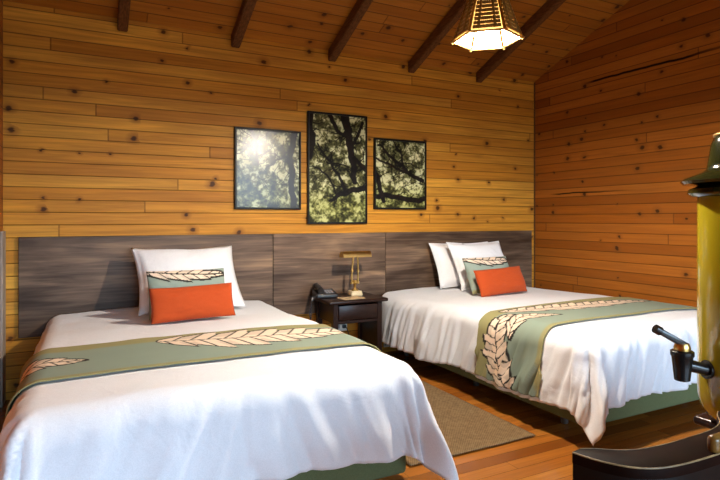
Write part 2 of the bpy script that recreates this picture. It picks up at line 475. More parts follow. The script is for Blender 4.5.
picture(0.3104*D, 1.671, 0.577, 0.677, 'leftmost small framed forest photograph with bright glare on its glass', 3,
        [([(0.22, 1.0), (0.30, 0.75), (0.33, 0.55)], 0.03, 0.02), ([(0.05, 0.85), (0.2, 0.78), (0.3, 0.72)], 0.02, 0.02),
         ([(0.45, 0.5), (0.6, 0.6), (0.8, 0.68)], 0.015, 0.02), ([(0.90, 0.0), (0.89, 0.5), (0.93, 1.0)], 0.065, 0.06)], 'haze')
picture(0.455*D, 1.702, 0.587, 0.99, 'tall middle framed forest photograph, the largest of the three', 11,
        [([(0.62, 1.0), (0.70, 0.8), (0.78, 0.55), (0.80, 0.38)], 0.10, 0.055), ([(0.0, 1.0), (0.06, 0.8), (0.02, 0.6)], 0.10, 0.05),
         ([(0.35, 1.0), (0.48, 0.86), (0.66, 0.80)], 0.05, 0.03), ([(0.95, 0.95), (0.85, 0.82), (0.75, 0.72)], 0.03, 0.04),
         ([(0.78, 0.62), (0.9, 0.55), (1.0, 0.5)], 0.04, 0.05), ([(0.15, 0.72), (0.3, 0.6), (0.45, 0.48), (0.62, 0.3)], 0.02, 0.035),
         ([(0.1, 0.5), (0.3, 0.44), (0.45, 0.28)], 0.02, 0.02), ([(0.3, 0.56), (0.5, 0.55), (0.7, 0.52)], 0.015, 0.015),
         ([(0.55, 0.27), (0.75, 0.31), (1.0, 0.33)], 0.05, 0.06), ([(0.35, 0.2), (0.55, 0.27)], 0.025, 0.05)], 'trees')
picture(0.6026*D, 1.674, 0.577, 0.663, 'rightmost small framed forest photograph with a fallen trunk across the bottom', 23,
        [([(0.05, 0.92), (0.35, 0.72), (0.6, 0.58), (0.95, 0.42)], 0.025, 0.05), ([(0.0, 0.72), (0.2, 0.66), (0.45, 0.58), (0.7, 0.55)], 0.02, 0.03),
         ([(0.0, 0.5), (0.08, 0.3), (0.16, 0.1)], 0.06, 0.05), ([(0.0, 0.17), (0.4, 0.16), (1.0, 0.15)], 0.055, 0.06),
         ([(0.35, 1.0), (0.5, 0.85), (0.55, 0.66)], 0.015, 0.02)], 'trees')

# ------------------------------------------------------------------ beds
BZ = 0.60
class Drape:
    """bedding draped over a bed: a runs across, b runs from the head to the foot"""
    def __init__(s, cx, seed, hw=0.75, y_head=-0.08, y_foot=-2.345, R=0.11, extra=0.055, crease=0.027):
        s.crease = crease; s.cx, s.seed, s.R = cx, seed, R
        s.w0 = hw+extra-R; s.yh = y_head; s.L = (y_head-y_foot)+extra-R
    def pos(s, a, b, lift=0.0):
        R = s.R
        pa = max(abs(a)-s.w0, 0.0); sg = 1 if a >= 0 else -1
        pb = max(b-s.L, 0.0)
        r = math.hypot(pa, pb)
        ca = max(-s.w0, min(s.w0, a)); cb = min(b, s.L)
        # soft crown and puffiness of the top
        ex = min(1.0, (s.w0-abs(ca))/0.35) if abs(ca) < s.w0 else 0.0
        q = Vector((a*1.7, b*1.7, s.seed))
        top = BZ-0.026*max(0.0, min(1.0, (1.15-cb)/0.5))+0.012*ex*(1-0.3*(cb/s.L)) + 0.010*mnoise.noise(q)+0.004*mnoise.noise(q*3.1)
        if r <= 1e-9:
            return Vector((s.cx+ca, s.yh-cb, top+lift))
        da, db = pa/r*sg, pb/r
        if r > 0.46 and pa > 0 and pb > 0: r = 0.46+(r-0.46)*0.84
        corner = min(pa, pb)/(max(pa, pb)+1e-6)
        Rl = R+lift
        if r < R*PI/2:
            out = Rl*math.sin(r/R); drop = R-Rl*math.cos(r/R); h = 0.0
        else:
            h = r-R*PI/2
            out = Rl+0.05*h; drop = R+h*0.985
        # folds: run down the overhang, grow towards the hem
        g = min(1.0, r/0.34)
        if pb <= 0 or pa > pb: par = b*1.0+sg*3.0
        else: par = a*1.0+11.0
        phi = math.atan2(pb, pa)
        u = (b if pb <= 0 else s.L+phi*0.33) if pa > 0 else (a*sg if sg else a)
        if pa <= 0: u = s.L+0.52+(s.w0-abs(a))
        u = u+sg*7.0
        slant = r*0.35
        f1 = mnoise.noise(Vector((u*3.4+slant*2, r*0.8, s.seed+5.1)))
        f2 = mnoise.noise(Vector((u*8.5+slant*7, r*1.6, s.seed+9.7)))
        f3 = 1-2.2*abs(mnoise.noise(Vector((u*15+slant*16, r*2.6, s.seed+2.3))))
        w = g*(0.036*f1+0.030*f2+s.crease*f3)
        w += corner*g*(0.030*math.sin(phi*8+s.seed)+0.016*math.sin(phi*19+s.seed*2))
        out += max(w, -0.045*g) + corner*0.26*max(0.0, r-0.2)
        hem = 0.025*mnoise.noise(Vector((u*2.2, 0.5, s.seed)))*g
        z = top-drop+hem
        return Vector((s.cx+ca+da*out, s.yh-cb-db*out*(1+0.45*corner), max(z+lift*0.0, 0.012)))
    def surf(s, a, b, off):
        e = 0.004
        p = s.pos(a, b)
        n = (s.pos(a+e, b)-s.pos(a-e, b)).cross(s.pos(a, b-e)-s.pos(a, b+e))
        if n.length > 1e-12: n.normalize()
        q = p+n*off
        return q

def leaf_cols(A, C, W, leaves):
    """A along the runner, C across (0 foot edge .. W head edge)"""
    sage = np.array((0.235, 0.295, 0.235)); olive = np.array((0.29, 0.265, 0.12)); cream = np.array((0.80, 0.64, 0.49)); ink = np.array((0.018, 0.015, 0.012))
    col = np.zeros(A.shape+(3,)); col[:] = sage
    t = np.clip((C-W*0.78)/0.03, 0, 1)[..., None]; col = col*(1-t)+olive*t
    t = np.clip((W*0.07-C)/0.015, 0, 1)[..., None]; col = col*(1-t)+olive*t
    for (p, q, bend, wm, nv) in leaves:
        p = np.array(p); q = np.array(q); d = q-p; L = np.hypot(*d); d = d/L; nrm = np.array((-d[1], d[0]))
        s = ((A-p[0])*d[0]+(C-p[1])*d[1])/L
        e = (A-p[0])*nrm[0]+(C-p[1])*nrm[1]-bend*4*s*(1-s)
        s2 = np.clip(s-0.10*np.abs(e)/wm*0.6, -0.2, 1.2)
        env = np.where((s > 0) & (s < 1), np.sin(PI*np.clip(s, 0, 1)**0.8)**0.75, 0)
        saw = np.mod(s*nv*0.5-np.abs(e)/wm*0.25+np.where(e > 0, 0.35, 0.0), 1.0)
        w = wm*env*(0.70+0.30*saw)
        inside = (np.clip((w-np.abs(e))/0.005+0.5, 0, 1)*(env > 0))[..., None]
        outline = (np.abs(np.abs(e)-w) < 0.0075) & (s > 0) & (s < 1)
        vein = np.mod(s*nv-np.abs(e)/wm*1.2+np.where(e > 0, 0.5, 0.0), 1.0)
        lines = ((np.abs(vein-0.5) < 0.075) | (np.abs(e) < 0.005)) & (np.abs(e) < w)
        shade = (np.mod(s*nv*0.5-np.abs(e)/wm*0.6, 1.0) > 0.55) & (np.abs(e) < w)
        col = col*(1-inside)+cream*inside
        col[shade & (np.abs(e) > w*0.35)] = cream*0.80
        col[lines] = ink; col[outline] = ink
    return col

def cloth(name, dr, a0, a1, b0, b1, step, mat, off=0.0, colfun=None, thick=0.012):
    na, nb = int((a1-a0)/step)+1, int((b1-b0)/step)+1
    As = np.linspace(a0, a1, na); Bs = np.linspace(b0, b1, nb)
    P = np.zeros((na, nb, 3))
    for i, a in enumerate(As):
        for j, b in enumerate(Bs):
            P[i, j] = dr.surf(a, b, off) if off else dr.pos(a, b)
    cols = None
    if colfun is not None:
        AA, BB = np.meshgrid(As, Bs, indexing='ij'); cols = colfun(AA, BB)
    o = grid_obj(name, P, mat, None, cols)
    md = o.modifiers.new('thickness', 'SOLIDIFY'); md.thickness = thick; md.offset = 1.0 if name == 'x' else 0.0
    return o

def make_bed(cx, seed, who, over_l, over_r, over_f, leaves, sh=0.0):
    xa, xb = cx-0.75, cx+0.75
    yh, yf = -0.06, -2.345
    root = empty('bed', (cx, yh, 0.0))
    tag(root, '%s double bed with olive green fabric base and short grey legs' % who, 'bed')
    def loc(bm):
        for v in bm.verts: v.co -= Vector((cx, yh, 0))
        return bm
    bm = bmesh.new(); box(bm, xa, xb, yf, yh, 0.095, 0.36, 0.02, 3); mesh_obj('bed_base', loc(bm), m_basegreen, root)
    bm = bmesh.new(); box(bm, xa+0.01, xb-0.01, yf+0.01, yh, 0.36, 0.545, 0.06, 4); mesh_obj('mattress', loc(bm), m_mattress, root)
    for x in (xa+0.16, xb-0.16):
        for y in (yh-0.15, (yh+yf)/2, yf+0.3):
            bm = bmesh.new(); lathe(bm, [(0.018, 0.0), (0.022, 0.004), (0.022, 0.097)], 16, (x, y, 0)); mesh_obj('leg', loc(bm), m_leg, root)
    dr = Drape(cx, seed, crease=0.024 if sh else 0.012)
    dv = cloth('duvet', dr, -(dr.w0+over_l), dr.w0+over_r, 0.0, dr.L+over_f, 0.016, m_duvet)
    tag(dv, 'white cotton duvet draped over the %s bed' % who.split()[0], 'duvet', 'white duvets')
    W = 0.58
    bf = -0.08-(2.45-sh-D); bh = bf-W
    def cf(A, B): return leaf_cols(A, bf-B, W, leaves)
    rn = cloth('bed_runner', dr, -(dr.w0+over_l-0.03), dr.w0+over_r-0.03, bh, bf, 0.0058, m_leaf, 0.019, cf, 0.005)
    tag(rn, 'sage green bed runner with cream leaf print across the %s bed' % who.split()[0], 'bed runner', 'leaf print bed runners')
    return dr

leaves1 = [((-0.24, 0.47), (0.84, 0.36), -0.065, 0.20, 13), ((-1.10, 0.27), (-0.54, 0.26), 0.03, 0.125, 9)]
leaves2 = [((-1.20, 0.25), (-0.66, 0.40), 0.07, 0.135, 11), ((-0.86, 0.27), (-0.42, 0.22), 0.05, 0.085, 8), ((-0.70, 0.52), (0.70, 0.38), -0.05, 0.12, 20)]
make_bed(0.557, 1.3, 'left', 0.46, 0.46, 0.44, leaves1)
make_bed(3.215, 4.9, 'right', 0.49, 0.44, 0.42, leaves2, 0.10)

# ------------------------------------------------------------------ pillows
def pillow(name, lab, cat, x, y, z, w, h, t, lean, yaw, mat, group, roll=0.0, leaf=False, seed=0, sag=0.03, flange=0.0, piping=False):
    n = 120 if leaf else 44
    m = 80 if leaf else 36
    us = np.linspace(-1, 1, n); vs = np.linspace(-1, 1, m)
    sides = []
    for sgn in (1, -1):
        P = np.zeros((n, m, 3))
        for i, u in enumerate(us):
            for j, v in enumerate(vs):
                eu = max(0.0, 1-abs(u)**2.6); ev = max(0.0, 1-abs(v)**2.6)
                th = t/2*(eu*ev)**0.5
                if flange:
                    k = min((1-abs(u))*w/2, (1-abs(v))*h/2)
                    th *= min(1.0, max(0.0, (k-flange*0.5)/flange))**0.6 if k < 1.5*flange else 1.0
                # edges pull in between the corners
                px = u*w/2*(1-sag*(1-v*v)); pz = v*h/2*(1-sag*1.4*(1-u*u))
                wr = 0.010*mnoise.noise(Vector((u*2.2+seed, v*2.2, sgn*3.0)))*(eu*ev)**0.3
                wr += 0.005*mnoise.noise(Vector((u*6+seed, v*6, sgn*3.0)))*(eu*ev)**0.2
                bow = 0.010*mnoise.noise(Vector((u*1.3+seed, v*1.3, 8.0)))
                P[i, j] = (px, -sgn*(th+wr*(1 if th > 0 else 0))+bow, pz+h/2)
        sides.append(P)
    sides[1][0] = sides[0][0]; sides[1][-1] = sides[0][-1]; sides[1][:, 0] = sides[0][:, 0]; sides[1][:, -1] = sides[0][:, -1]
    idx = np.arange(n*m).reshape(n, m)
    f1 = np.stack([idx[:-1, :-1], idx[1:, :-1], idx[1:, 1:], idx[:-1, 1:]], -1).reshape(-1, 4)
    f2 = f1[:, ::-1]+n*m
    me = bpy.data.meshes.new(name)
    me.from_pydata(np.concatenate([sides[0].reshape(-1, 3), sides[1].reshape(-1, 3)]).tolist(), [], np.concatenate([f1, f2]).tolist())
    me.materials.append(mat)
    for p in me.polygons: p.use_smooth = True
    if leaf:
        A, C = np.meshgrid(us*w/2, (vs+1)*h/2, indexing='ij')
        c = leaf_cols(A, C, h*1.6, [((-0.30, h*1.0), (0.28, h*0.86), -0.02, 0.065, 8)])
        sg = np.array((0.27, 0.33, 0.275))
        c1 = np.where((np.abs(c-np.array((0.235, 0.295, 0.235))).sum(-1) < 1e-3)[..., None], sg, c)
        c2 = np.zeros_like(c1); c2[:] = sg
        set_pattern(me, np.concatenate([c1.reshape(-1, 3), c2.reshape(-1, 3)]))
    bm = bmesh.new(); bm.from_mesh(me)
    bmesh.ops.remove_doubles(bm, verts=bm.verts[:], dist=1e-5)
    bm.to_mesh(me); bm.free()
    o = bpy.data.objects.new(name, me); link(o)
    o.location = (x, y, z)
    o.rotation_euler = (Matrix.Rotation(yaw, 3, 'Z') @ Matrix.Rotation(-lean, 3, 'X') @ Matrix.Rotation(roll, 3, 'Y')).to_euler()
    tag(o, lab, cat, group)
    if piping: 
        pass
    return o
R_ = math.radians
def Y(dy): return dy-D
BT = 0.604
# left bed
pillow('pillow', 'large white pillow leaning on the headboard of the left bed', 'pillow', 0.69, Y(3.93), BT, 0.75, 0.56, 0.20, R_(38), R_(4), m_white, 'white pillows', seed=1, sag=0.075, flange=0.03)
pillow('cushion', 'sage green leaf print cushion on the left bed behind the orange one', 'cushion', 0.625, Y(3.72), BT, 0.52, 0.33, 0.13, R_(24), R_(3), m_leaf, 'sage leaf print cushions', leaf=True, seed=2)
pillow('cushion', 'burnt orange lumbar cushion at the front of the left bed pillows', 'cushion', 0.625, Y(3.56), BT+0.005, 0.53, 0.225, 0.11, R_(20), R_(3), m_orange, 'orange lumbar cushions', seed=3, roll=R_(-1))
# right bed
pillow('pillow', 'white pillow at the back of the right bed, mostly hidden behind another', 'pillow', 3.30, Y(4.15), BT, 0.72, 0.46, 0.14, R_(24), R_(0), m_white, 'white pillows', seed=4, sag=0.05, flange=0.03)
pillow('pillow', 'large white pillow standing in front on the right bed', 'pillow', 3.355, Y(3.95), BT, 0.66, 0.49, 0.17, R_(28), R_(2), m_white, 'white pillows', seed=5, sag=0.06, flange=0.03)
pillow('cushion', 'sage green leaf print cushion on the right bed behind the orange one', 'cushion', 3.22, Y(3.72), BT, 0.52, 0.335, 0.13, R_(24), R_(3), m_leaf, 'sage leaf print cushions', leaf=True, seed=6)
pillow('cushion', 'burnt orange lumbar cushion at the front of the right bed pillows', 'cushion', 3.20, Y(3.57), BT+0.005, 0.54, 0.235, 0.11, R_(22), R_(2), m_orange, 'orange lumbar cushions', seed=7, roll=R_(-2))

# ------------------------------------------------------------------ rug
bm = bmesh.new()
x0, x1, y0, y1 = 1.46, 2.305, Y(2.318), Y(3.75)
nx, ny = 40, 60
vs = [[bm.verts.new((x0+(x1-x0)*i/nx, y0+(y1-y0)*j/ny + 0.006*mnoise.noise(Vector((i*0.13, 1, 3)))*(1 if j in (0, ny) else 0), 0.007+0.0015*mnoise.noise(Vector((i*0.2, j*0.2, 0))))) for j in range(ny+1)] for i in range(nx+1)]
for i in range(nx):
    for j in range(ny): bm.faces.new((vs[i][j], vs[i+1][j], vs[i+1][j+1], vs[i][j+1]))
rug = mesh_obj('rug', bm, m_rug)
md = rug.modifiers.new('thickness', 'SOLIDIFY'); md.thickness = 0.006; md.offset = -1
tag(rug, 'brown woven rug on the floor between the two beds', 'rug')

# ------------------------------------------------------------------ bedside table
def nightstand():
    X0, X1 = 1.74, 2.28; yf, yb = Y(3.965), -0.045
    cx, cy = (X0+X1)/2, (yf+yb)/2
    root = empty('bedside_table', (cx, cy, 0))
    tag(root, 'small dark wood bedside table with one drawer between the beds', 'bedside table')
    def bx(x0, x1, y0, y1, z0, z1, bv=0.003, seg=1):
        bm = bmesh.new(); box(bm, x0-cx, x1-cx, y0-cy, y1-cy, z0, z1, bv, seg); return bm
    mesh_obj('table_top', bx(X0, X1, yf, yb, 0.560, 0.588, 0.010, 3), m_dark, root)
    a, b = X0+0.045, X1-0.045
    t = 0.045
    for lx in (a, b-t):
        for ly in (yf+0.03, yb-0.03-t):
            mesh_obj('leg', bx(lx, lx+t, ly, ly+t, 0.0, 0.560), m_dark, root)
    mesh_obj('side_panel', bx(a+0.012, a+0.030, yf+0.03+t, yb-0.03-t, 0.40, 0.560), m_dark, root)
    mesh_obj('side_panel', bx(b-0.030, b-0.012, yf+0.03+t, yb-0.03-t, 0.03, 0.560), m_dark, root)
    mesh_obj('apron', bx(a+t, b-t, yb-0.06, yb-0.04, 0.40, 0.560), m_dark, root)
    bm = bmesh.new()
    box(bm, a+t+0.004-cx, b-t-0.004-cx, yf+0.026-cy, yf+0.05-cy, 0.425, 0.545, 0.004, 2)
    d = mesh_obj('drawer', bm, m_dark, root)
    mesh_obj('drawer_box', bx(a+t+0.01, b-t-0.01, yf+0.05, yb-0.07, 0.435, 0.53), m_dark, d)
    mesh_obj('rail', bx(a+t, b-t, yf+0.034, yf+0.07, 0.395, 0.42), m_dark, root)
nightstand()

# ---- telephone
def telephone():
    root = empty('telephone', (1.812, Y(4.25), 0.588), R_(-8))
    tag(root, 'black corded telephone on the left of the bedside table', 'telephone')
    bm = bmesh.new()
    vs = box(bm, -0.085, 0.10, -0.09, 0.09, 0.0, 0.035, 0.010, 3)
    for v in bm.verts:
        if v.co.z > 0.02: v.co.z += 0.025*(v.co.y+0.09)/0.18
    mesh_obj('phone_body', bm, m_plastic_black, root)
    bm = bmesh.new()
    pts = []
    for i in range(13):
        t = i/12
        pts.append((-0.05, -0.10+0.20*t, 0.062+0.022*t+0.018*math.sin(PI*t)))
    tube(bm, pts, [0.018 if 0.2 < i/12 < 0.8 else 0.025 for i in range(13)], 14)
    h = mesh_obj('handset', bm, m_plastic_black, root)
    bm = bmesh.new()
    for i in range(3):
        for j in range(4):
            x, y = 0.005+i*0.025, -0.06+j*0.028
            z = 0.035+0.025*(y+0.09)/0.18
            box(bm, x, x+0.018, y, y+0.018, z-0.001, z+0.005, 0.002, 1)
    mesh_obj('keypad', bm, m_grey_plastic, root)
    bm = bmesh.new()
    def coil(path, n, r):
        out = []
        for i in range(n+1):
            t = i/n*(len(path)-1); k = min(int(t), len(path)-2); f = t-k
            p = Vector(path[k]).lerp(Vector(path[k+1]), f)
            out.append(p+Vector((r*math.cos(i*1.2), 0.3*r*math.sin(i*1.2), r*0.6*math.sin(i*1.2))))
        return out
    path = [(-0.05, -0.11, 0.05), (-0.10, -0.13, 0.03), (-0.140, -0.13, -0.02), (-0.150, -0.12, -0.10), (-0.145, -0.11, -0.18), (-0.140, -0.10, -0.12), (-0.135, -0.09, -0.03), (-0.120, -0.07, 0.012), (-0.085, -0.05, 0.012)]
    tube(bm, coil(path, 150, 0.006), 0.0028, 6)
    mesh_obj('coiled_cord', bm, m_plastic_black, root)
telephone()

# ---- brass desk lamp
def desk_lamp():
    root = empty('desk_lamp', (2.085, Y(4.21), 0.588), R_(0))
    tag(root, 'brass piano style desk lamp on the bedside table, switched off', 'lamp')
    bm = bmesh.new(); box(bm, -0.055, 0.055, -0.05, 0.05, 0.0, 0.045, 0.010, 3)
    for v in bm.verts:
        if v.co.z > 0.02: v.co.x *= 0.9; v.co.y *= 0.9
    mesh_obj('lamp_base', bm, m_ivory, root)
    bm = bmesh.new()
    lathe(bm, [(0.03, 0.043), (0.03, 0.055), (0.012, 0.065), (0.012, 0.10), (0.02, 0.11), (0.02, 0.125), (0.012, 0.135)], 20)
    mesh_obj('stem', bm, m_brass, root)
    for s in (-1, 1):
        bm = bmesh.new()
        tube(bm, [(s*0.028, 0, 0.11), (s*0.030, 0, 0.16), (s*0.028, -0.005, 0.24), (s*0.020, -0.012, 0.345)], 0.008, 10)
        lathe(bm, [(0.001, 0.100), (0.014, 0.104), (0.014, 0.122), (0.001, 0.126)], 14, (s*0.028, 0, 0))
        lathe(bm, [(0.001, 0.20), (0.013, 0.205), (0.013, 0.225), (0.001, 0.23)], 14, (s*0.028, -0.004, 0))
        mesh_obj('arm', bm, m_brass, root)
    # half-round shade
    bm = bmesh.new()
    n = 14; R0 = 0.042; hl = 0.135
    prof = [(R0*math.cos(PI*(i/n)*1.15-0.25), R0*math.sin(PI*(i/n)*1.15-0.25)) for i in range(n+1)]
    prof += [(c*0.93, s*0.93) for c, s in prof[::-1]]
    A = [bm.verts.new((-hl, -0.015+c, 0.345+s)) for c, s in prof]; B = [bm.verts.new((hl, -0.015+c, 0.345+s)) for c, s in prof]
    N = len(prof)
    for i in range(N): bm.faces.new((A[i], A[(i+1) % N], B[(i+1) % N], B[i]))
    for x in (-hl, hl):
        ring = [bm.verts.new((x, -0.015+c, 0.345+s)) for c, s in prof[:n+1]]
        bm.faces.new(ring)
    mesh_obj('lamp_shade', bm, m_brass, root)
desk_lamp()
bm = bmesh.new(); box(bm, -0.10, 0.10, -0.07, 0.07, 0, 0.004, 0.001, 1)
o = mesh_obj('notepad', bm, m_paper); o.location = (1.985, Y(4.08), 0.5885); o.rotation_euler.z = R_(6)
tag(o, 'tan paper pad lying flat beside the telephone and brass lamp', 'notepad')

def socket(x, z, w, h, lab, cable):
    root = empty('wall_socket', (x, -0.0005, z))
    tag(root, lab, 'socket')
    bm = bmesh.new(); box(bm, -w/2, w/2, -0.012, 0, -h/2, h/2, 0.004, 2); mesh_obj('cover_plate', bm, m_white_plastic, root)
    for s in (-1, 1):
        bm = bmesh.new(); box(bm, s*w*0.22-w*0.07, s*w*0.22+w*0.07, -0.0145, -0.011, -h*0.2, h*0.2, 0.001, 1)
        mesh_obj('outlet', bm, m_grey_plastic, root)
    if cable:
        bm = bmesh.new(); box(bm, w*0.05, w*0.35, -0.035, -0.0145, -0.015, 0.015, 0.004, 2); pl = mesh_obj('plug', bm, m_plastic_black, root)
        bm = bmesh.new(); tube(bm, [(w*0.2, -0.035, 0), (w*0.3, -0.05, -0.01), (w*0.55, -0.04, -0.08), (w*0.6, -0.03, -0.2), (w*0.5, -0.03, -0.272)], 0.004, 8); mesh_obj('cable', bm, m_plastic_black, root)
socket(2.06, 0.285, 0.115, 0.085, 'pale socket plate with a plug on the wall under the bedside table', True)
socket(2.53, 0.075, 0.06, 0.055, 'small white socket low on the wall beside the right bed', False)

# ------------------------------------------------------------------ pendant lamp
def pendant():
    px, py, pz = 1.893, Y(2.25), 2.198
    ztop = ZW+SL*(-py)
    root = empty('pendant_lamp', (px, py, pz))
    tag(root, 'lit six-sided slatted pendant lamp hanging from the ceiling', 'lamp')
    Rb, Rt, H = 0.175, 0.052, 0.35
    rot = R_(19.6)
    def hexp(r, z, i): 
        a = rot+i*PI/3
        return Vector((r*math.cos(a), r*math.sin(a), z))
    k = NT('warm lit paper lining')
    v, _ = k.coords()
    f = k.noise(v, 30, 3)
    k.l(k.ramp(f, [(0.3, (0.75, 0.62, 0.38)), (0.7, (0.88, 0.76, 0.52))]), k.b.inputs['Base Color'])
    k.b.inputs['Roughness'].default_value = 0.8
    k.b.inputs['Transmission Weight'].default_value = 0.0
    tr = k.n('ShaderNodeBsdfTranslucent'); tr.inputs[0].default_value = (0.85, 0.50, 0.13, 1)
    mx = k.n('ShaderNodeMixShader'); mx.inputs[0].default_value = 0.012
    out = k.t.nodes['Material Output']
    k.l(k.b.outputs[0], mx.inputs[1]); k.l(tr.outputs[0], mx.inputs[2]); k.l(mx.outputs[0], out.inputs[0])
    m_lin = k.m
    # lower skirt: a short flared band of pale panels under the slatted cone
    zb = 0.0; zs = 0.012; Rs = 0.171
    bm = bmesh.new()
    for i in range(6):
        a, b = hexp(Rb*0.985, zb, i), hexp(Rb*0.985, zb, i+1)
        c, d = hexp(Rs*0.99, zs, i+1), hexp(Rs*0.99, zs, i)
        e, g = hexp(Rt*0.96, H, i+1), hexp(Rt*0.96, H, i)
        q = [bm.verts.new(p) for p in (a, b, c, d, e, g)]
        bm.faces.new((q[0], q[1], q[2], q[3])); bm.faces.new((q[3], q[2], q[4], q[5]))
    bmesh.ops.remove_doubles(bm, verts=bm.verts[:], dist=1e-5)
    lin = mesh_obj('shade_lining', bm, m_lin, root, smooth=False)
    # ribs at the six edges with small feet
    for i in range(6):
        bm = bmesh.new()
        tube(bm, [hexp(Rb*1.06, zb-0.006, i), hexp(Rb, zb+0.004, i), hexp(Rs*1.01, zs, i), hexp(Rt*1.01, H, i)], [0.010, 0.009, 0.007, 0.006], 8)
        mesh_obj('rib', bm, m_brass, root)
        bm = bmesh.new()
        tube(bm, [hexp(Rb*0.95, zb+0.004, i), hexp(Rt*0.85, H-0.01, i)], [0.006, 0.004], 8)
        mesh_obj('inner_rib', bm, m_innerrib, root)
    # horizontal rims
    for r, z, th in ((Rb, zb, 0.006), (Rt, H, 0.008)):
        bm = bmesh.new()
        tube(bm, [hexp(r, z, i/1.0) for i in (0, 1, 2, 3, 4, 5, 6)], th, 8)
        mesh_obj('rim', bm, m_brass, root)
    # slats on the six faces of the cone
    for i in range(6):
        bm = bmesh.new()
        for s in range(15):
            t = (s+0.5)/15
            if abs(t-0.5) < 0.001: pass
            z = zs+(H-zs)*t; r = Rs+(Rt-Rs)*t
            a, b = hexp(r, z, i), hexp(r, z, i+1)
            mid = (a+b)/2; mid.z = 0; nrm = mid.normalized()
            a = a.lerp(b, 0.08); b2 = hexp(r, z, i+1).lerp(hexp(r, z, i), 0.08)
            tube(bm, [a+nrm*0.004, b2+nrm*0.004], 0.0092, 6)
        for e in (0.28, 0.72):
            p0 = hexp(Rs, zs, i).lerp(hexp(Rs, zs, i+1), e); p1 = hexp(Rt, H, i).lerp(hexp(Rt, H, i+1), e)
            mid = (p0+p1)/2; mid.z = 0; nrm = mid.normalized()*0.012
            tube(bm, [p0+nrm, p1+nrm], 0.006, 6)
        mesh_obj('slat_panel', bm, m_slat, root)
    bm = bmesh.new(); lathe(bm, [(0.02, H-0.02), (0.045, H-0.01), (0.055, H), (0.045, H+0.02), (0.02, H+0.05), (0.012, H+0.07)], 24)
    mesh_obj('cap', bm, m_brass, root)
    bm = bmesh.new(); tube(bm, [(0, 0, H+0.06), (0, 0, ztop-pz-0.02)], 0.005, 8); mesh_obj('cord', bm, m_black, root)
    bm = bmesh.new(); lathe(bm, [(0.024, ztop-pz-0.05), (0.029, ztop-pz-0.03), (0.029, ztop-pz+0.01)], 24); mesh_obj('ceiling_rose', bm, m_brass, root)
    bm = bmesh.new(); lathe(bm, [(0.014, 0.15), (0.016, 0.16), (0.016, H-0.01)], 16); mesh_obj('bulb_holder', bm, m_brass, root)
    me = bmesh.new(); bmesh.ops.create_uvsphere(me, u_segments=20, v_segments=14, radius=0.042)
    for vv in me.verts:
        if vv.co.z > 0: vv.co.z *= 1.5
        vv.co.z += 0.03
    k = NT('glowing bulb')
    k.b.inputs['Base Color'].default_value = (1, 0.9, 0.7, 1)
    k.b.inputs['Emission Color'].default_value = (1.0, 0.90, 0.77, 1); k.b.inputs['Emission Strength'].default_value = BULB
    mesh_obj('bulb', me, k.m, root)
BULB = 2500.0
pendant()

